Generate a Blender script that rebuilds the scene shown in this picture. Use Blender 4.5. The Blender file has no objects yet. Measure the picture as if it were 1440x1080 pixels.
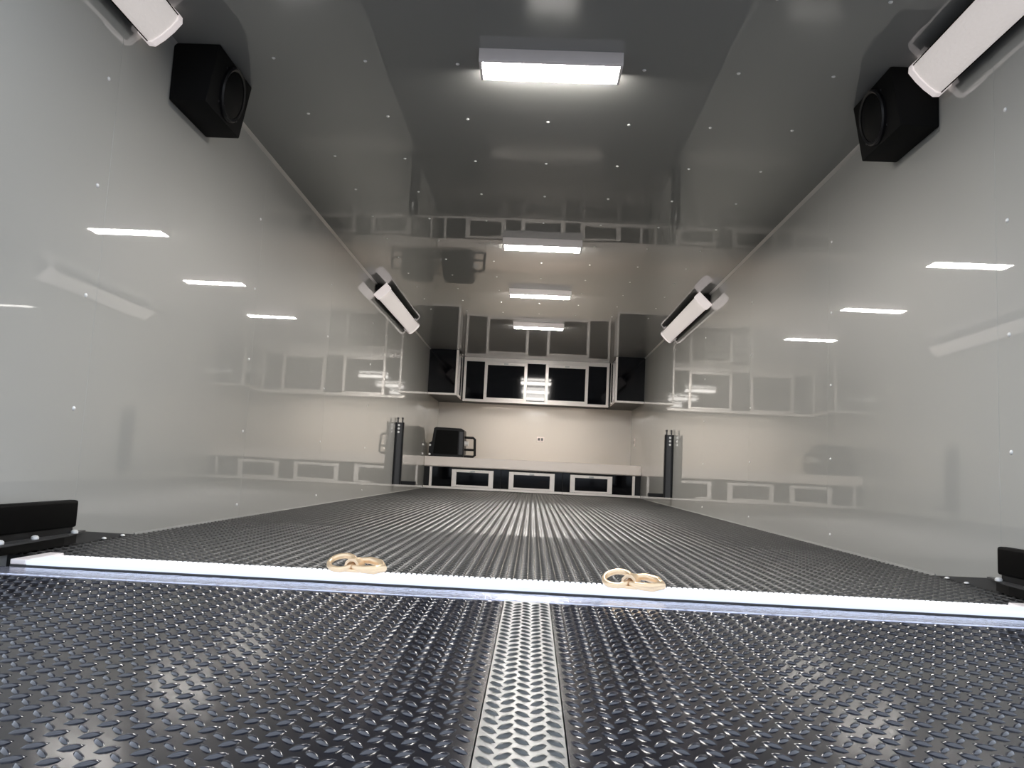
import bpy, bmesh, math, random
from mathutils import Vector, Matrix
random.seed(7)
S = bpy.context.scene
COL = S.collection

# ------------------------------------------------------------------ camera
FPX = 1125.18                       # focal length in pixels of the 1440 x 1080 frame
PITCH, YAW, ROLL = 0.1062016, 0.0299680, 0.0484126
EYE = 0.29228                       # eye height above the trailer floor (floor is z = 0)
CEIL = EYE + 1.51409                # inner height
HW = 1.40                           # half the inner width
cy, sy, cp, sp = math.cos(YAW), math.sin(YAW), math.cos(PITCH), math.sin(PITCH)
Fv = Vector((-sy*cp, cy*cp, sp)); Rv = Vector((cy, sy, 0)); Uv = Rv.cross(Fv)
c, s = math.cos(ROLL), math.sin(ROLL)
R2 = c*Rv + s*Uv; U2 = -s*Rv + c*Uv
cam = bpy.data.cameras.new('camera'); camo = bpy.data.objects.new('camera', cam); COL.objects.link(camo)
camo.matrix_world = Matrix(((R2.x, U2.x, -Fv.x, -0.0016), (R2.y, U2.y, -Fv.y, 0), (R2.z, U2.z, -Fv.z, EYE), (0, 0, 0, 1)))
cam.sensor_width = 36; cam.lens = 36*FPX/1440; cam.clip_start = 0.02; cam.clip_end = 200
S.camera = camo

# ------------------------------------------------------------------ world: plain overcast daylight at the open rear
W = bpy.data.worlds.new('overcast'); S.world = W; W.use_nodes = True
bg = W.node_tree.nodes['Background']; bg.inputs[0].default_value = (0.80, 0.88, 1.0, 1); bg.inputs[1].default_value = 1.5

LIGHT_POWER = 104.0                  # ceiling LED fixtures (emission)
FILL_POWER = 36.0                  # added warm fill light under the overhead cabinet
STRIP_POWER = 0.80                   # LED strip on the sill
S.view_settings.view_transform = 'Standard'; S.view_settings.look = 'None'
S.view_settings.exposure = 0.12; S.view_settings.gamma = 1.0; S.view_settings.use_curve_mapping = False

# ------------------------------------------------------------------ materials
def mat(name, col, rough=0.5, metal=0.0, spec=0.5, coat=0.0, coat_rough=0.05, coat_ior=1.5, emit=None, power=0.0, bump=None, vary=0.0, vscale=3.0, ior=1.5, blotch=None):
    m = bpy.data.materials.new(name); m.use_nodes = True
    nt = m.node_tree; b = nt.nodes['Principled BSDF']
    b.inputs['Base Color'].default_value = (*col, 1); b.inputs['Roughness'].default_value = rough
    b.inputs['Metallic'].default_value = metal; b.inputs['Specular IOR Level'].default_value = spec
    b.inputs['IOR'].default_value = ior
    b.inputs['Coat Weight'].default_value = coat; b.inputs['Coat Roughness'].default_value = coat_rough; b.inputs['Coat IOR'].default_value = coat_ior
    tc = nt.nodes.new('ShaderNodeTexCoord')
    if emit:
        b.inputs['Emission Color'].default_value = (*emit, 1); b.inputs['Emission Strength'].default_value = power
    if vary:
        n = nt.nodes.new('ShaderNodeTexNoise'); n.inputs['Scale'].default_value = vscale; n.inputs['Detail'].default_value = 5
        nt.links.new(tc.outputs['Object'], n.inputs['Vector'])
        mx = nt.nodes.new('ShaderNodeMix'); mx.data_type = 'RGBA'
        mx.inputs[6].default_value = (*[x*(1-vary) for x in col], 1); mx.inputs[7].default_value = (*[min(1, x*(1+vary)) for x in col], 1)
        nt.links.new(n.outputs['Fac'], mx.inputs[0]); last = mx.outputs[2]
        if blotch:  # paler blotches spread by noise
            n2 = nt.nodes.new('ShaderNodeTexNoise'); n2.inputs['Scale'].default_value = 2.2; n2.inputs['Detail'].default_value = 4
            nt.links.new(tc.outputs['Object'], n2.inputs['Vector'])
            rp = nt.nodes.new('ShaderNodeValToRGB'); rp.color_ramp.elements[0].position = 0.60; rp.color_ramp.elements[1].position = 0.80
            nt.links.new(n2.outputs['Fac'], rp.inputs[0])
            mx2 = nt.nodes.new('ShaderNodeMix'); mx2.data_type = 'RGBA'
            nt.links.new(rp.outputs[0], mx2.inputs[0]); nt.links.new(last, mx2.inputs[6]); mx2.inputs[7].default_value = (*blotch, 1)
            last = mx2.outputs[2]
        nt.links.new(last, b.inputs['Base Color'])
    if bump:                                        # (scale xyz, distance, strength)
        sc, dist, stg = bump
        mp = nt.nodes.new('ShaderNodeMapping'); mp.inputs['Scale'].default_value = sc
        nt.links.new(tc.outputs['Object'], mp.inputs['Vector'])
        n = nt.nodes.new('ShaderNodeTexNoise'); n.inputs['Scale'].default_value = 1; n.inputs['Detail'].default_value = 1.5
        nt.links.new(mp.outputs[0], n.inputs['Vector'])
        bp = nt.nodes.new('ShaderNodeBump'); bp.inputs['Distance'].default_value = dist; bp.inputs['Strength'].default_value = stg
        nt.links.new(n.outputs['Fac'], bp.inputs['Height'])
        nt.links.new(bp.outputs['Normal'], b.inputs['Normal']); nt.links.new(bp.outputs['Normal'], b.inputs['Coat Normal'])
    return m
M = {}
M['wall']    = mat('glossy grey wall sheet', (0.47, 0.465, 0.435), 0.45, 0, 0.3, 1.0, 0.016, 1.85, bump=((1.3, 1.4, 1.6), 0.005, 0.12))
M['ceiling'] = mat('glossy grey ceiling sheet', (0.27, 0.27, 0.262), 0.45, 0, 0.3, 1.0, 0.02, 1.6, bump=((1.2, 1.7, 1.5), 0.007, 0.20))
M['front']   = mat('beige front wall sheet', (0.63, 0.60, 0.55), 0.4, 0, 0.4, 0.6, 0.1)
M['trim']    = mat('satin aluminium trim', (0.60, 0.59, 0.57), 0.35, 0.5)
M['frame']   = mat('brushed aluminium frame', (0.93, 0.87, 0.82), 0.28, 0.15)
M['black']   = mat('gloss black panel', (0.002, 0.002, 0.003), 0.05, 0, 0.22)
M['dark']    = mat('satin black body', (0.004, 0.004, 0.0045), 0.45, 0, 0.3)
M['matte']   = mat('black speaker vinyl', (0.003, 0.003, 0.003), 0.75, 0, 0.2)
M['grille']  = mat('black grille', (0.004, 0.004, 0.004), 0.6, 0, 0.15)
M['rubber']  = mat('black rubber', (0.001, 0.001, 0.001), 0.6, 0, 0.08)
M['gun']     = mat('dark grey painted steel', (0.06, 0.06, 0.062), 0.35, 0.3)
M['grey']    = mat('mid grey painted steel', (0.27, 0.275, 0.265), 0.3, 0.0, 0.5)
M['ring']    = mat('black metal ring', (0.015, 0.015, 0.016), 0.3, 0.3)
M['steel']   = mat('zinc screw', (0.92, 0.91, 0.89), 0.25, 0.15)
M['bolt']    = mat('pale bolt head', (0.9, 0.9, 0.88), 0.35, 0.3)
M['gold']    = mat('yellow zinc hardware', (0.88, 0.66, 0.43), 0.3, 0.6, vary=0.15, vscale=40)
M['cap']     = mat('white end cap with added glow', (0.90, 0.83, 0.81), 0.4, 0, 0.5, emit=(1.0, 0.90, 0.88), power=0.42)  # emission added to make the plastic paler
M['plastic'] = mat('white plastic', (0.90, 0.83, 0.81), 0.4, 0, 0.5)
M['lens']    = mat('prismatic lens', (0.88, 0.83, 0.79), 0.45, 0, 0.5, emit=(1.0, 0.91, 0.87), power=0.36, bump=((120, 60, 120), 0.004, 0.6))  # weak emission added for a paler lens
M['led']     = mat('lit LED diffuser', (0.95, 0.95, 0.95), 0.4, emit=(1.0, 0.955, 0.90), power=LIGHT_POWER)
M['tube']    = mat('lit blue white LED strip', (0.30, 0.32, 0.36), 0.4, emit=(0.80, 0.90, 1.08), power=STRIP_POWER)
M['under']   = mat('added warm fill', (0.95, 0.9, 0.85), 0.4, emit=(1.0, 0.89, 0.78), power=FILL_POWER)  # fill light added for the front wall
M['chip']    = mat('lit LED chip', (0.4, 0.4, 0.42), 0.4, emit=(0.95, 0.97, 1.0), power=STRIP_POWER*1.15)
M['tread']   = mat('black diamond tread plate', (0.014, 0.014, 0.015), 0.15, 0.0, 0.8, vary=0.2, vscale=6)
M['lug']     = mat('black tread lug', (0.055, 0.055, 0.054), 0.38, 0.0, 0.8, vary=0.2, vscale=6)
M['ramp']    = mat('navy black tread plate', (0.008, 0.009, 0.015), 0.14, 0.0, 0.7, vary=0.25, vscale=5, blotch=(0.035, 0.034, 0.030))
M['ramplug'] = mat('navy black tread lug', (0.022, 0.024, 0.034), 0.17, 0.0, 0.9, vary=0.25, vscale=5, blotch=(0.09, 0.088, 0.078))
M['strip']   = mat('worn grey tread strip', (0.085, 0.09, 0.09), 0.30, 0.25, 0.6, vary=0.12, vscale=12)
M['edge']    = mat('hinge edge tinted with strip glow', (0.62, 0.64, 0.78), 0.22, 0.8, bump=((60, 60, 60), 0.004, 0.5))  # metal edge with the LED strip's lavender glow put into its tint
M['tape']    = mat('grey LED tape', (0.42, 0.45, 0.50), 0.5)
M['sill']    = mat('dull grey edging', (0.30, 0.30, 0.285), 0.6, 0, 0.2)
M['kick']    = mat('dark grey kick plate', (0.06, 0.06, 0.06), 0.4)
M['skin']    = mat('white trailer skin', (0.6, 0.6, 0.6), 0.4)
M['ground']  = mat('grey concrete', (0.22, 0.21, 0.20), 0.9, vary=0.2, vscale=4)
M['counter'] = mat('satin aluminium counter', (0.93, 0.84, 0.77), 0.35, 0.1)

# ------------------------------------------------------------------ helpers
def link(name, me, m, parent=None):
    o = bpy.data.objects.new(name, me); COL.objects.link(o)
    if m is not None and len(me.materials) == 0: me.materials.append(m)
    if parent: o.parent = parent
    return o
def tag(o, label=None, cat=None, group=None, kind=None):
    if label: o['label'] = label
    if cat: o['category'] = cat
    if group: o['group'] = group
    if kind: o['kind'] = kind
    return o
def empty(name, loc, label, cat, group=None):
    o = bpy.data.objects.new(name, None); COL.objects.link(o); o.location = loc; o.empty_display_size = 0.1
    return tag(o, label, cat, group)
SIDE = {-1: ", on the bench machine's side", 1: ", opposite the bench machine's side"}
def bm_new(): return bmesh.new()
def box(bm, x0, x1, y0, y1, z0, z1, bev=0.0, seg=2):
    t = bmesh.new()
    v = [t.verts.new(p) for p in ((x0,y0,z0),(x1,y0,z0),(x1,y1,z0),(x0,y1,z0),(x0,y0,z1),(x1,y0,z1),(x1,y1,z1),(x0,y1,z1))]
    for f in ((0,3,2,1),(4,5,6,7),(0,1,5,4),(1,2,6,5),(2,3,7,6),(3,0,4,7)): t.faces.new([v[i] for i in f])
    if bev: bmesh.ops.bevel(t, geom=list(t.edges), offset=bev, segments=seg, profile=0.6, affect='EDGES')
    merge(bm, t)
def merge(bm, t, mtx=None):
    if mtx is not None: bmesh.ops.transform(t, matrix=mtx, verts=t.verts)
    me = bpy.data.meshes.new('tmp'); t.to_mesh(me); t.free(); bm.from_mesh(me); bpy.data.meshes.remove(me)
def prism(bm, pts, a, b, axis='y', bev=0.0, seg=2):
    """extrude a polygon; pts are (u, v): axis y -> (x, z), axis x -> (y, z), axis z -> (x, y)"""
    f3 = {'y': lambda u, v, w: (u, w, v), 'x': lambda u, v, w: (w, u, v), 'z': lambda u, v, w: (u, v, w)}[axis]
    t = bmesh.new(); n = len(pts)
    A = [t.verts.new(f3(u, v, a)) for u, v in pts]; B = [t.verts.new(f3(u, v, b)) for u, v in pts]
    t.faces.new(A); t.faces.new(B[::-1])
    for i in range(n): t.faces.new((A[i], B[i], B[(i+1) % n], A[(i+1) % n]))
    bmesh.ops.recalc_face_normals(t, faces=t.faces)
    if bev: bmesh.ops.bevel(t, geom=list(t.edges), offset=bev, segments=seg, profile=0.6, affect='EDGES')
    merge(bm, t)
def lathe(bm, prof, mtx, seg=32):
    """prof: (r, h) about local z, then placed by mtx"""
    t = bmesh.new(); rings = []
    for r, h in prof:
        rings.append([t.verts.new((r*math.cos(2*math.pi*i/seg), r*math.sin(2*math.pi*i/seg), h)) for i in range(seg)] if r > 1e-6 else [t.verts.new((0, 0, h))])
    for a, b in zip(rings, rings[1:]):
        for i in range(seg):
            j = (i+1) % seg
            if len(a) == 1 and len(b) == 1: continue
            if len(a) == 1: t.faces.new((a[0], b[i], b[j]))
            elif len(b) == 1: t.faces.new((a[i], a[j], b[0]))
            else: t.faces.new((a[i], a[j], b[j], b[i]))
    bmesh.ops.recalc_face_normals(t, faces=t.faces)
    merge(bm, t, mtx)
def tube(bm, path, r, seg=10, closed=False):
    t = bmesh.new(); rings = []; n = len(path); path = [Vector(p) for p in path]
    for i, p in enumerate(path):
        a = path[i-1] if (i > 0 or closed) else p; b = path[(i+1) % n] if (i < n-1 or closed) else p
        d = (b-a).normalized(); u = d.orthogonal().normalized() if i == 0 else (u - d*u.dot(d)).normalized(); w = d.cross(u)
        rr = r[i] if isinstance(r, (list, tuple)) else r
        rings.append([t.verts.new(p + (u*math.cos(2*math.pi*k/seg) + w*math.sin(2*math.pi*k/seg))*rr) for k in range(seg)])
    for i in range(n if closed else n-1):
        A, B = rings[i], rings[(i+1) % n]
        for k in range(seg): t.faces.new((A[k], A[(k+1) % seg], B[(k+1) % seg], B[k]))
    if not closed: t.faces.new(rings[0][::-1]); t.faces.new(rings[-1])
    bmesh.ops.recalc_face_normals(t, faces=t.faces)
    merge(bm, t)
def obj(name, bm, m, parent=None, smooth=False):
    me = bpy.data.meshes.new(name); bm.to_mesh(me); bm.free()
    if smooth:
        for p in me.polygons: p.use_smooth = True
        try: me.set_sharp_from_angle(angle=math.radians(40))
        except Exception: pass
    o = link(name, me, M[m], parent)
    if parent: o.matrix_parent_inverse = Matrix.Translation(-Vector(parent.location))
    return o
def bx(name, m, parent, *a, **k):
    b = bm_new(); box(b, *a, **k); return obj(name, b, m, parent)
def struct(name, bm, m): return tag(obj(name, bm, m), kind='structure')

# ------------------------------------------------------------------ the trailer shell
Y0, Y1 = 1.86, 11.60               # rear end of the body, front wall
def sbox(name, m, *a, **k):
    b = bm_new(); box(b, *a, **k); return struct(name, b, m)
floor = sbox('floor', 'tread', -HW-0.06, HW+0.06, 2.16, Y1+0.06, -0.08, 0)
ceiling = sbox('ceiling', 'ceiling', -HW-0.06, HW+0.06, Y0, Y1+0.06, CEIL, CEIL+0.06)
wall_front = sbox('wall_front', 'front', -HW-0.06, HW+0.06, Y1, Y1+0.06, 0, CEIL)
wl = sbox('wall_left', 'skin', -HW-0.06, -HW-0.004, Y0, Y1, -0.08, CEIL)
wr = sbox('wall_right', 'skin', HW+0.004, HW+0.06, Y0, Y1, -0.08, CEIL)
seams = [Y0, 2.45, 3.86, 5.27, 6.68, 8.09, 9.50, 10.40, Y1]
for wo, sx in ((wl, -1), (wr, 1)):
    for a, b in zip(seams, seams[1:]):
        x = sorted((sx*HW, sx*(HW+0.004)))
        o = bx('panel', 'wall', wo, x[0], x[1], a+0.0005, b-0.0005, 0.0, CEIL, bev=0.0006, seg=1)
# screw heads, one shared mesh
bmS = bm_new(); lathe(bmS, [(0.0074, 0), (0.0072, 0.0018), (0.0050, 0.0040), (0, 0.0050)], Matrix.Identity(4), 10)
me_screw = bpy.data.meshes.new('screw'); bmS.to_mesh(me_screw); bmS.free(); me_screw.materials.append(M['steel'])
for p in me_screw.polygons: p.use_smooth = True
me_dark = me_screw.copy(); me_dark.materials.clear(); me_dark.materials.append(M['ring'])
def screw(parent, loc, rot=(0, 0, 0), sc=1.0, m=None):
    o = link('screw', me_screw, None, parent); o.location = loc; o.rotation_euler = rot; o.scale = (sc,)*3
    return o
r = 0
while True:
    y = 2.397 + 0.478*r
    if y > 8.0: break
    for k in range(-3, 4):
        screw(ceiling, (k*0.352, y, CEIL), (math.pi, 0, 0))
    r += 1
for wo, sx in ((wl, -1), (wr, 1)):
    for ys in (2.39, 3.82, 5.23, 6.64):
        for k in range(5):
            screw(wo, (sx*HW, ys, EYE + 1.17 - 0.35*k), (0, -sx*math.pi/2, 0))
# slim angle along the wall to ceiling corners and the bottom edge of the walls
for n, sx in ((1, -1), (2, 1)):
    b = bm_new(); prism(b, [(sx*HW, CEIL), (sx*(HW-0.014), CEIL), (sx*(HW-0.011), CEIL-0.004), (sx*(HW-0.004), CEIL-0.011), (sx*HW, CEIL-0.014)], Y0, Y1, 'y')
    struct('trim_%d' % n, b, 'trim')
for nm, sx in (('left', -1), ('right', 1)):
    b = bm_new(); prism(b, [(sx*HW, 0.0), (sx*(HW-0.006), 0.0), (sx*(HW-0.002), 0.006), (sx*HW, 0.006)], 2.84, 10.38, 'y')
    struct('baseboard_' + nm, b, 'sill')

# ------------------------------------------------------------------ tread lugs: one joined part per plate
def lugs(name, m, parent, x0, x1, y0, y1, fine, P=0.0385, zf=lambda y: 0.0, skip=None):
    L, Wd, Hh = 0.0142, 0.0042, 0.0034
    if fine: prof = [(-1, 0, 0), (-.72, .62, 0), (-.25, 1, 0), (.25, 1, 0), (.72, .62, 0), (1, 0, 0), (.72, -.62, 0), (.25, -1, 0), (-.25, -1, 0), (-.72, -.62, 0), (-.55, .30, .8), (0, .42, 1), (.55, .30, .8), (.55, -.30, .8), (0, -.42, 1), (-.55, -.30, .8)]; \
        fac = [(0,10,1),(1,10,11,2),(2,11,3),(3,11,12,4),(4,12,5),(5,12,13),(5,13,6),(6,13,14,7),(7,14,8),(8,14,15,9),(9,15,0),(0,15,10),(10,15,14,11),(11,14,13,12)]
    else: prof = [(-1, 0, 0), (-.4, .95, 0), (.4, .95, 0), (1, 0, 0), (.4, -.95, 0), (-.4, -.95, 0), (-.45, 0, 1), (.45, 0, 1)]; \
        fac = [(0,6,1),(1,6,7,2),(2,7,3),(3,7,4),(4,7,6,5),(5,6,0)]
    fac = [tuple(reversed(f)) for f in fac]
    V, Fc = [], []; nb = len(prof)
    ny = int((y1-y0)/(P/2)); nx = int((x1-x0)/(P/2))
    for j in range(ny):
        y = y0 + (j+0.5)*P/2; z = zf(y)
        for i in range(nx):
            if (i + j) % 2: continue
            x = x0 + (i+0.5)*(x1-x0)/nx
            if skip and skip(x, y): continue
            q = 0.7071; sg = 1 if j % 2 else -1
            base = len(V)
            for u, v, w in prof:
                uu, vv = u*L, v*Wd
                yy = sg*q*uu + q*vv
                V.append((x + q*uu - sg*q*vv, y + yy, z + zf(y+yy) - z + w*Hh))
            Fc.extend([tuple(base+k for k in f) for f in fac])
    me = bpy.data.meshes.new(name); me.from_pydata(V, [], Fc); me.update()
    for p in me.polygons: p.use_smooth = True
    o = link(name, me, M[m], parent)
    if parent.location.length > 0: o.matrix_parent_inverse = Matrix.Translation(-Vector(parent.location))
    o['kind'] = 'stuff'
    return o
lugs('tread_lugs', 'lug', floor, -HW+0.012, HW-0.012, 2.17, 3.60, True)
lugs('tread_lugs', 'lug', floor, -HW+0.012, HW-0.012, 3.60, 10.34, False)

# ------------------------------------------------------------------ rear ramp, lowered
SL = math.tan(math.radians(0.8)); YR = 1.985
def rz(y): return -0.006 - (YR - y)*SL
ramp = empty('ramp_door', (0, YR, -0.06), 'black diamond tread ramp lowered in front of the glowing strip', 'ramp')
def slab(name, m, x0, x1, top=0.0, th=0.05):
    b = bm_new(); prism(b, [(YR, rz(YR)+top), (-0.9, rz(-0.9)+top), (-0.9, rz(-0.9)-th), (YR, rz(YR)-th)], x0, x1, 'x'); return obj(name, b, m, ramp)
b = bm_new(); box(b, -1.40, 1.40, 1.872, 1.978, -0.022, -0.005, bev=0.002, seg=1); obj('hinge_edge', b, 'edge', ramp)  # widened into a band that carries the strip's glow on the ramp
slab('deck_sheet', 'ramp', -1.44, -0.0535); slab('deck_sheet', 'ramp', 0.0535, 1.44)
cs = slab('centre_strip', 'strip', -0.0515, 0.0515, 0.0010); cs['label'] = 'lighter bare metal strip down the middle of the ramp'
lugs('tread_lugs', 'ramplug', ramp, -1.43, -0.058, 0.30, 1.865, True, zf=rz)
lugs('tread_lugs', 'ramplug', ramp, 0.058, 1.43, 0.30, 1.865, True, zf=rz)
lugs('tread_lugs', 'strip', ramp, -0.049, 0.049, 0.30, 1.865, True, P=0.0327, zf=lambda y: rz(y)+0.001)
g = sbox('ground', 'ground', -30, 30, -30, 30, -0.30, -0.145)

# ------------------------------------------------------------------ glowing strip on the sill
YS0, YS1 = 1.990, 2.155
strip = empty('led_strip', (0, 2.07, -0.02), 'bright blue white LED strip light along the sill between ramp and floor', 'light strip')
bx('channel', 'gun', strip, -1.285, 1.285, YS0, YS1, -0.05, -0.0015)
b = bm_new(); prism(b, [(YS0, -0.001), (YS1-0.060, -0.001), (YS1-0.060, 0.010), (YS0+0.02, 0.011), (YS0, 0.009)], -1.245, 1.245, 'x', bev=0.002); obj('diffuser', b, 'tube', strip)
bx('mounting_tape', 'tape', strip, -1.245, 1.245, YS1-0.058, YS1, -0.001, 0.004)
b = bm_new()
n = 180
for i in range(n):
    x = -1.25 + 2.5*(i+0.5)/n
    box(b, x-0.0040, x+0.0040, YS1-0.046, YS1-0.012, 0.0035, 0.0075)
o = obj('led_chips', b, 'chip', strip); o['kind'] = 'stuff'
for sx in (-1, 1):
    x = sorted((sx*1.246, sx*1.285)); bx('end_cap', 'plastic', strip, x[0], x[1], YS0, YS1, -0.001, 0.012, bev=0.003)

# gold tie-down hooks lying on the strip
def hook(x, y, ang, label):
    t = empty('tie_down_hook', (0, 0, 0), label, 'hook', 'gold tie-down hooks on the glowing strip')
    parts = []
    b = bm_new(); box(b, -0.030, 0.022, -0.026, 0.026, 0.000, 0.007, bev=0.003); parts.append(obj('base_plate', b, 'gold', t))
    b = bm_new()
    pts = [(-0.030, 0.0)] + [(-0.018*math.cos(a)-0.004, 0.020*math.sin(a)+0.006) for a in [math.pi*k/8 for k in range(9)]] + [(0.022, 0.0)]
    prism(b, [(-0.026, 0.004), (-0.022, 0.022), (-0.012, 0.031), (0.006, 0.031), (0.016, 0.022), (0.020, 0.004), (0.013, 0.004), (0.010, 0.018), (0.003, 0.024), (-0.009, 0.024), (-0.016, 0.018), (-0.019, 0.004)], -0.022, 0.022, 'y', bev=0.0015)
    parts.append(obj('strap', b, 'gold', t, smooth=True))
    b = bm_new(); N = 28        # ring to one side
    tube(b, [(-0.040 + 0.036*math.cos(2*math.pi*k/N), 0.030*math.sin(2*math.pi*k/N), 0.018 + 0.013*math.sin(2*math.pi*k/N)) for k in range(N)], 0.0070, 10, True)
    parts.append(obj('ring', b, 'gold', t, smooth=True))
    b = bm_new()                # broad hook tongue to the other side
    tube(b, [(0.000, 0.018, 0.024), (0.030, 0.027, 0.025), (0.062, 0.022, 0.020), (0.080, 0.000, 0.013), (0.062, -0.022, 0.009), (0.030, -0.027, 0.009), (0.000, -0.018, 0.012)], [0.006, 0.0085, 0.010, 0.0105, 0.010, 0.0085, 0.006], 10)
    parts.append(obj('tongue', b, 'gold', t, smooth=True))
    b = bm_new(); lathe(b, [(0.007, 0), (0.007, 0.004), (0.004, 0.007), (0, 0.008)], Matrix.Translation((0.040, 0, 0.002)), 12); parts.append(obj('pin', b, 'gold', t, smooth=True))
    t.location = (x, y, 0.0115); t.rotation_euler = (0, 0, ang); t.scale = (0.95, 0.95, 1.1)
    return t
hook(-0.445, 2.095, -0.20, "small gold tie-down hook on the glowing strip, on the bench machine's side")
hook(0.262, 2.055, -0.42, "small gold tie-down hook on the glowing strip, opposite the bench machine's side")

# ------------------------------------------------------------------ ceiling LED fixtures
def ceiling_light(y, label):
    t = empty('ceiling_light', (0, y, CEIL), label, 'light', 'LED lights down the middle of the ceiling')
    b = bm_new()
    prism(b, [(y-0.078, CEIL), (y-0.078, CEIL-0.044), (y-0.072, CEIL-0.050), (y-0.0665, CEIL-0.050), (y-0.0665, CEIL-0.014), (y+0.078, CEIL-0.014), (y+0.078, CEIL)], -0.262, 0.262, 'x', bev=0.002)
    obj('housing', b, 'plastic', t, smooth=True)
    b = bm_new(); box(b, -0.250, 0.250, y-0.066, y+0.070, CEIL-0.0475, CEIL-0.0142, bev=0.006, seg=2); obj('diffuser', b, 'led', t, smooth=True)
    for sx in (-1, 1):
        x = sorted((sx*0.2505, sx*0.262)); bx('end_cap', 'plastic', t, x[0], x[1], y-0.066, y+0.072, CEIL-0.0495, CEIL-0.0142, bev=0.003)
ceiling_light(2.83, 'lit LED ceiling light between the two black speakers')
ceiling_light(5.20, 'lit LED ceiling light next along from the speakers towards the cabinets')
ceiling_light(6.68, 'lit LED ceiling light between the near ends of the far corner lamps')
ceiling_light(8.20, 'lit LED ceiling light closest to the overhead cabinets')

# ------------------------------------------------------------------ corner lamps with a faint glow added to look paler
def corner_lamp(sx, ya, yb, label, group):
    t = empty('corner_lamp', (sx*1.335, (ya+yb)/2, CEIL-0.064), label + SIDE[sx], 'lamp', group)
    cx, cz = 1.338, CEIL-0.066; q = 0.7071
    def pt(u, w):               # u along the face from ceiling to wall, w out of the corner
        return (sx*(cx + u*q - w*q), cz - u*q - w*q)
    def P(name, prof, a, b_, m, bev=0.0, smooth=False):
        b = bm_new(); prism(b, [pt(u, w) for u, w in prof], a, b_, 'y', bev=bev); return obj(name, b, m, t, smooth)
    P('bracket', [(-0.050, 0.000), (0.050, 0.000), (0.035, -0.030), (0.012, -0.066), (-0.012, -0.066), (-0.035, -0.030)], ya+0.012, yb-0.012, 'matte')
    P('housing', [(-0.068, -0.004), (0.068, -0.004), (0.070, 0.033), (-0.070, 0.033)], ya+0.004, yb-0.004, 'matte')
    P('lens', [(-0.066, 0.0332), (0.066, 0.0332), (0.062, 0.037), (0.050, 0.042), (0.02, 0.046), (-0.02, 0.046), (-0.050, 0.042), (-0.062, 0.037)], ya+0.038, yb-0.028, 'lens', smooth=True)
    cap = [(-0.074, -0.022), (0.074, -0.022), (0.074, 0.030), (0.060, 0.046), (0.02, 0.051), (-0.02, 0.051), (-0.060, 0.046), (-0.074, 0.030)]
    P('end_cap', cap, ya, ya+0.040, 'cap', bev=0.003); P('end_cap', cap, yb-0.030, yb, 'cap', bev=0.003)
    return t
ln, lf = 'pale corner lamp beside a speaker box', 'pale corner lamp ahead of the overhead cabinets'
corner_lamp(-1, 1.88, 2.56, ln, 'corner lamps over the rear opening'); corner_lamp(1, 1.88, 2.73, ln, 'corner lamps over the rear opening')
corner_lamp(-1, 6.60, 8.35, lf, 'corner lamps near the cabinets'); corner_lamp(1, 6.45, 8.20, lf, 'corner lamps near the cabinets')

# ------------------------------------------------------------------ wedge speakers in the ceiling corners
def speaker(sx):
    t = empty('speaker', (sx*1.31, 2.95, CEIL-0.22), 'black wedge speaker box with round grille in the ceiling corner' + SIDE[sx], 'speaker', 'black speakers in the ceiling corners')
    ya, yb = 2.785, 3.125; zt, zb = CEIL-0.001, EYE+1.292
    b = bm_new(); prism(b, [(sx*1.399, zt), (sx*1.226, zt), (sx*1.262, zb), (sx*1.399, zb)], ya, yb, 'y', bev=0.006); obj('cabinet', b, 'matte', t, smooth=True)
    # round driver on the sloping inner face
    A = Vector((sx*1.226, 0, zt)); B = Vector((sx*1.262, 0, zb)); up = (A-B).normalized(); nrm = Vector((0, 1, 0)).cross(up); 
    if nrm.x*sx > 0: nrm = -nrm
    cen = (A+B)/2; cen.y = (ya+yb)/2 + 0.012
    fx = up.cross(nrm)
    mt = Matrix(((fx.x, up.x, nrm.x, cen.x), (fx.y, up.y, nrm.y, cen.y), (fx.z, up.z, nrm.z, cen.z), (0, 0, 0, 1)))
    b = bm_new(); lathe(b, [(0.088, -0.004), (0.103, -0.004), (0.104, 0.010), (0.098, 0.016), (0.090, 0.012), (0.088, -0.004)], mt, 40); obj('trim_ring', b, 'ring', t, smooth=True)
    b = bm_new(); lathe(b, [(0.090, -0.002), (0.090, 0.008), (0.06, 0.019), (0.03, 0.024), (0, 0.025)], mt, 40); obj('grille', b, 'grille', t, smooth=True)
    for ang in (45, 135, 225, 315):
        o = link('screw', me_dark, None, t)
        p = mt @ Vector((0.128*math.cos(math.radians(ang)), 0.095*math.sin(math.radians(ang)), 0.001))
        o.matrix_world = mt.copy(); o.location = p - t.location; o.scale = (0.6,)*3
speaker(-1); speaker(1)

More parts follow.
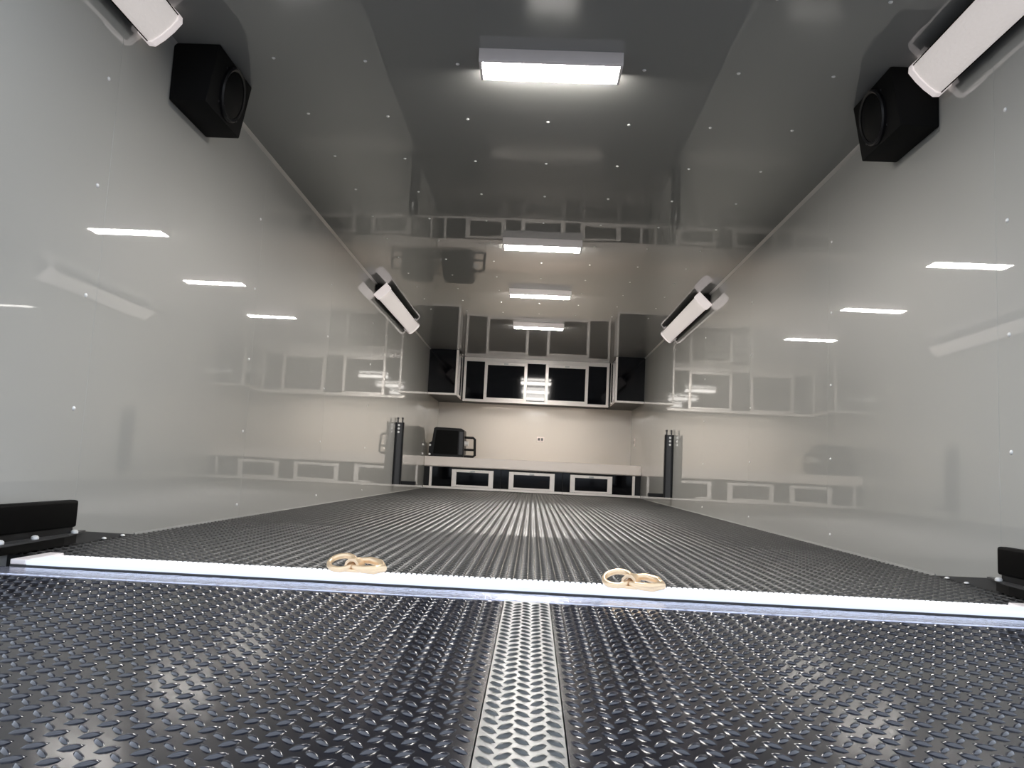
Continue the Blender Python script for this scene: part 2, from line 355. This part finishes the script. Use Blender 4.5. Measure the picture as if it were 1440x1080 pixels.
# ------------------------------------------------------------------ black bumpers beside the opening
def bumper(sx):
    t = empty('rubber_bumper', (sx*1.37, 2.2, 0.03), 'black rubber bumper bar on a bolted plate' + SIDE[sx], 'bumper', 'bumper bars beside the rear opening')
    x = sorted((sx*1.366, sx*1.399))
    b = bm_new(); box(b, x[0], x[1], Y0, 2.415, EYE-0.236, EYE-0.155, bev=0.009, seg=3); obj('bar', b, 'rubber', t, smooth=True)
    b = bm_new(); prism(b, [(sx*1.399, Y0), (sx*1.325, Y0), (sx*1.330, 2.05), (sx*1.350, 2.35), (sx*1.385, 2.50), (sx*1.399, 2.50)], 0.034, 0.040, 'z'); obj('plate', b, 'gun', t)
    b = bm_new(); box(b, x[0]+0.006, x[1]-0.004, Y0, 2.40, 0.0395, EYE-0.230); obj('backing', b, 'dark', t)
    b = bm_new(); prism(b, [(sx*1.399, Y0), (sx*1.375, Y0), (sx*1.380, 2.38), (sx*1.395, 2.47), (sx*1.399, 2.47)], 0.003, 0.0345, 'z'); obj('riser', b, 'dark', t)
    for y, xx in ((2.04, 1.349), (2.19, 1.352), (2.395, 1.360)):
        b = bm_new(); lathe(b, [(0.010, 0), (0.010, 0.006), (0.006, 0.010), (0, 0.011)], Matrix.Translation((sx*xx, y, 0.0395)), 12); obj('bolt', b, 'bolt', t, smooth=True)
bumper(-1); bumper(1)
# low tapering kick plates that lead up to the bumpers
for sx in (-1, 1):
    b = bm_new(); prism(b, [(2.44, 0.0), (2.84, 0.0), (2.50, 0.036), (2.44, 0.036)], sx*HW, sx*(HW-0.005), 'x')
    t = obj('kick_plate', b, 'kick'); tag(t, 'small tapered dark kick plate at the wall foot' + SIDE[sx], 'kick plate', 'kick plates beside the rear opening')
    for y in (2.62, 2.74):
        o = link('screw', me_screw, None, t); o.location = (sx*(HW-0.012), y, 0.0035); o.scale = (1.1,)*3; o.data = me_screw

# ------------------------------------------------------------------ upright brackets on the side walls
def post(sx):
    t = empty('wall_bracket', (sx*1.399, 8.1, EYE-0.2), 'dark upright L-shaped steel bracket fixed to the wall' + SIDE[sx], 'bracket', 'upright brackets on the side walls')
    X = lambda a, b: sorted((sx*a, sx*b))
    a, b_ = X(1.322, 1.399); b = bm_new(); box(b, a, b_, 8.06, 8.16, EYE-0.205, EYE+0.418, bev=0.004); obj('upright', b, 'gun', t)
    a, b_ = X(1.168, 1.325); b = bm_new(); box(b, a, b_, 8.07, 8.15, EYE-0.205, EYE-0.168, bev=0.004); obj('foot', b, 'dark', t)
    a, b_ = X(1.312, 1.328); bx('edge_rail', 'dark', t, a, b_, 8.045, 8.07, EYE-0.205, EYE+0.418)
    a, b_ = X(1.383, 1.399); bx('edge_rail', 'dark', t, a, b_, 8.045, 8.07, EYE-0.205, EYE+0.418)
    for xx in (1.338, 1.385):
        b = bm_new(); lathe(b, [(0.008, 0), (0.008, 0.036), (0.011, 0.038), (0.011, 0.054), (0, 0.056)], Matrix.Translation((sx*xx, 8.11, EYE+0.416)), 12); obj('pin', b, 'gun', t, smooth=True)
    for z in (0.39, 0.355, 0.32):
        b = bm_new(); lathe(b, [(0.012, 0), (0.011, 0.004), (0, 0.006)], Matrix.Translation((sx*1.366, 8.061, EYE+z)) @ Matrix.Rotation(math.pi/2, 4, 'X'), 12); obj('bolt', b, 'steel', t, smooth=True)
post(-1); post(1)

# ------------------------------------------------------------------ cabinets at the front
YB, YO, YW = 10.40, 10.95, 10.30
ZO = EYE + 0.925                    # underside of the overheads
def door(parent, x0, x1, z0, z1, y, fw, fb=None):
    fb = fb or fw
    d = bx('door', 'black', parent, x0+fw*0.8, x1-fw*0.8, y-0.012, y-0.0005, z0+fb*0.8, z1-fb*0.8)
    b = bm_new()
    box(b, x0, x0+fw, y-0.022, y-0.0005, z0, z1, bev=0.003, seg=1); box(b, x1-fw, x1, y-0.022, y-0.0005, z0, z1, bev=0.003, seg=1)
    box(b, x0+fw, x1-fw, y-0.022, y-0.0005, z1-fb, z1, bev=0.003, seg=1); box(b, x0+fw, x1-fw, y-0.022, y-0.0005, z0, z0+fb*0.7, bev=0.003, seg=1)
    f = obj('door_frame', b, 'frame'); f.parent = d
    f.matrix_parent_inverse = (Matrix.Translation(parent.location) @ d.matrix_parent_inverse).inverted()
    b = bm_new(); box(b, (x0+x1)/2-0.03, (x0+x1)/2+0.03, y-0.034, y-0.022, z1-fb*0.8, z1-fb*0.3, bev=0.002, seg=1)
    h = obj('handle', b, 'trim'); h.parent = d; h.matrix_parent_inverse = f.matrix_parent_inverse.copy()
    return d
# overhead cabinet across the front wall
t = empty('overhead_cabinet', (0, 11.2, ZO), 'black gloss overhead cabinet with two framed doors across the front wall', 'cabinet')
bx('body', 'dark', t, -1.018, 1.018, YO, Y1-0.001, ZO+0.002, CEIL-0.001)
z0, z1 = ZO, CEIL-0.055
door(t, -0.715, -0.125, z0+0.012, z1, YO, 0.042); door(t, 0.125, 0.715, z0+0.012, z1, YO, 0.042)
bx('panel', 'black', t, -0.125, 0.125, YO-0.010, YO-0.0003, z0+0.02, z1)
for sx in (-1, 1):
    x = sorted((sx*0.715, sx*0.965)); bx('panel', 'black', t, x[0], x[1], YO-0.010, YO-0.0003, z0+0.02, z1)
    x = sorted((sx*0.965, sx*1.000)); bx('stile', 'frame', t, x[0], x[1], YO-0.020, YO-0.0003, z0, z1, bev=0.003, seg=1)
bx('bottom_rail', 'frame', t, -1.0, 1.0, YO-0.021, YO+0.004, z0-0.022, z0+0.012, bev=0.002, seg=1)
bx('top_rail', 'frame', t, -1.0, 1.0, YO-0.018, YO-0.0003, z1, CEIL-0.001)
# wing cabinets along the side walls
for sx in (-1, 1):
    t = empty('wing_cabinet', (sx*1.2, 11.0, ZO), 'gloss black overhead wing cabinet with pale edging' + (', above the bench machine' if sx < 0 else ', at the end away from the bench machine'), 'cabinet', 'wing cabinets either side of the overhead cabinet')
    X = lambda a, b: sorted((sx*a, sx*b))
    x = X(1.032, 1.399); bx('body', 'dark', t, x[0], x[1], YW, Y1-0.001, ZO+0.002, CEIL-0.001)
    x = X(1.045, 1.398); bx('end_panel', 'black', t, x[0], x[1], YW-0.008, YW-0.0003, ZO+0.018, CEIL-0.001)
    x = X(1.020, 1.048); bx('corner_post', 'frame', t, x[0], x[1], YW-0.014, YW+0.03, ZO, CEIL-0.001, bev=0.003, seg=1)
    x = X(1.020, 1.399); bx('bottom_rail', 'frame', t, x[0], x[1], YW-0.013, YW+0.02, ZO-0.006, ZO+0.020, bev=0.003, seg=1)
    x = X(1.0205, 1.0315); bx('bottom_rail', 'frame', t, x[0], x[1], YW+0.03, YO-0.022, ZO-0.004, ZO+0.03)
    x = X(1.024, 1.0315); bx('side_panel', 'black', t, x[0], x[1], YW+0.06, YO-0.06, ZO+0.03, CEIL-0.03)
    x = X(1.0205, 1.0315); bx('stile', 'frame', t, x[0], x[1], YO-0.06, YO-0.022, ZO+0.03, CEIL-0.001)
# added fill light, hidden behind the bottom rail to brighten the beige wall
def fill_light(x0, x1, y0, y1, label):
    t = empty('added_fill_light', ((x0+x1)/2, (y0+y1)/2, ZO), label, 'light')
    bx('housing', 'plastic', t, x0, x1, y0, y1, ZO-0.006, ZO+0.0015)
    bx('diffuser', 'under', t, x0+0.01, x1-0.01, y0+0.006, y1-0.006, ZO-0.009, ZO-0.0055)
fill_light(-0.80, 0.80, 11.03, 11.08, 'added warm fill light hidden under the overhead cabinet above the beige wall')
# low base cabinets and the worktop
ZB0, ZB1 = 0.012, EYE - 0.010
units = ((-1.398, -0.40, (-1.035, -0.495), 'low base cabinet under the worktop below the black bench machine'),
         (-0.398, 0.398, (-0.295, 0.295), 'middle low base cabinet under the worktop, between two alike'),
         (0.40, 1.398, (0.495, 1.035), 'low base cabinet under the worktop, at the end clear of the machine'))
for x0, x1, (d0, d1), lab in units:
    t = empty('base_cabinet', ((x0+x1)/2, 10.9, 0), lab, 'cabinet', 'low base cabinets under the worktop')
    bx('body', 'dark', t, x0, x1, YB, Y1-0.001, 0.004, ZB1)
    door(t, d0, d1, ZB0+0.024, ZB1-0.022, YB, 0.062, 0.036)
    for a, b_ in ((x0, d0), (d1, x1)):
        a2, b2 = max(a, -1.29), min(b_, 1.29)
        bx('panel', 'black', t, a2+0.003, b2-0.003, YB-0.009, YB-0.0003, ZB0+0.022, ZB1-0.004)
    bx('toe_rail', 'frame', t, x0, x1, YB-0.020, YB-0.0003, 0.004, ZB0+0.022, bev=0.002, seg=1)
    if x0 < -1: bx('stile', 'frame', t, -1.325, -1.292, YB-0.018, YB-0.0003, ZB0+0.022, ZB1, bev=0.002, seg=1)
    if x1 > 1: bx('stile', 'frame', t, 1.292, 1.325, YB-0.018, YB-0.0003, ZB0+0.022, ZB1, bev=0.002, seg=1)
ZT = EYE + 0.122
t = empty('worktop', (0, 10.95, ZB1), 'pale metal worktop with deep front lip over the low cabinets', 'worktop')
bx('top', 'counter', t, -1.398, 1.398, YB-0.03, Y1-0.001, ZB1+0.002, ZT-0.004, bev=0.004, seg=1)
bx('front_lip', 'counter', t, -1.398, 1.398, YB-0.042, YB-0.0305, ZB1+0.010, ZT, bev=0.003, seg=1)

# black bench machine on the worktop
t = empty('bench_machine', (-1.12, 10.7, ZT), 'black boxy bench machine with a side handle standing on the worktop', 'machine')
zt = ZT - 0.003
b = bm_new(); prism(b, [(-1.37, zt), (-0.915, zt), (-0.905, zt+0.06), (-0.915, zt+0.36), (-0.955, zt+0.385), (-1.29, zt+0.39), (-1.315, zt+0.375), (-1.335, zt+0.20), (-1.37, zt+0.18)], 10.52, 10.86, 'y', bev=0.008); obj('body', b, 'dark', t)
b = bm_new(); prism(b, [(-1.31, zt+0.04), (-0.99, zt+0.04), (-0.99, zt+0.35), (-1.28, zt+0.35)], 10.508, 10.521, 'y', bev=0.003); obj('front_panel', b, 'matte', t)
b = bm_new(); box(b, -0.975, -0.925, 10.512, 10.521, zt+0.04, zt+0.34, bev=0.002, seg=1); obj('side_plate', b, 'gun', t)
b = bm_new(); tube(b, [(-0.91, 10.60, zt+0.27), (-0.80, 10.60, zt+0.27), (-0.775, 10.60, zt+0.25), (-0.77, 10.60, zt+0.12), (-0.765, 10.60, zt+0.04), (-0.79, 10.60, zt+0.022), (-0.91, 10.60, zt+0.022)], 0.017, 10); obj('handle', b, 'dark', t, smooth=True)
b = bm_new(); tube(b, [(-0.91, 10.60, zt+0.11), (-0.775, 10.60, zt+0.11)], 0.016, 10); obj('handle_bar', b, 'dark', t, smooth=True)
b = bm_new(); lathe(b, [(0.034, 0), (0.034, 0.05), (0.028, 0.056), (0, 0.056)], Matrix.Translation((-0.91, 10.60, zt+0.19)) @ Matrix.Rotation(math.pi/2, 4, 'Y'), 20); obj('knob', b, 'steel', t, smooth=True)
for z in (0.03, 0.15):
    b = bm_new(); lathe(b, [(0.014, 0), (0.014, 0.012), (0, 0.014)], Matrix.Translation((-1.355, 10.515, zt+z)) @ Matrix.Rotation(math.pi/2, 4, 'X'), 14); obj('catch', b, 'steel', t, smooth=True)

# sockets on the walls
def socket(name, x0, x1, y0, y1, z0, z1, label, slots):
    t = empty(name, ((x0+x1)/2, (y0+y1)/2, (z0+z1)/2), label, 'socket')
    b = bm_new(); box(b, x0, x1, y0, y1, z0, z1, bev=0.002, seg=1); obj('cover_plate', b, 'plastic', t)
    for s_ in slots: bx('receptacle', 'gun', t, *s_)
zc = EYE + 0.45
socket('wall_outlet', 0.045, 0.155, Y1-0.009, Y1-0.0005, zc-0.035, zc+0.035, 'small white outlet plate on the beige front wall', [(0.062, 0.092, Y1-0.011, Y1-0.0085, zc-0.018, zc+0.018), (0.108, 0.138, Y1-0.011, Y1-0.0085, zc-0.018, zc+0.018)])
socket('light_switch', HW-0.010, HW-0.0005, 11.05, 11.13, zc-0.06, zc+0.06, 'white switch plate on the side wall near the beige wall corner', [(HW-0.014, HW-0.0095, 11.075, 11.105, zc-0.02, zc+0.02)])
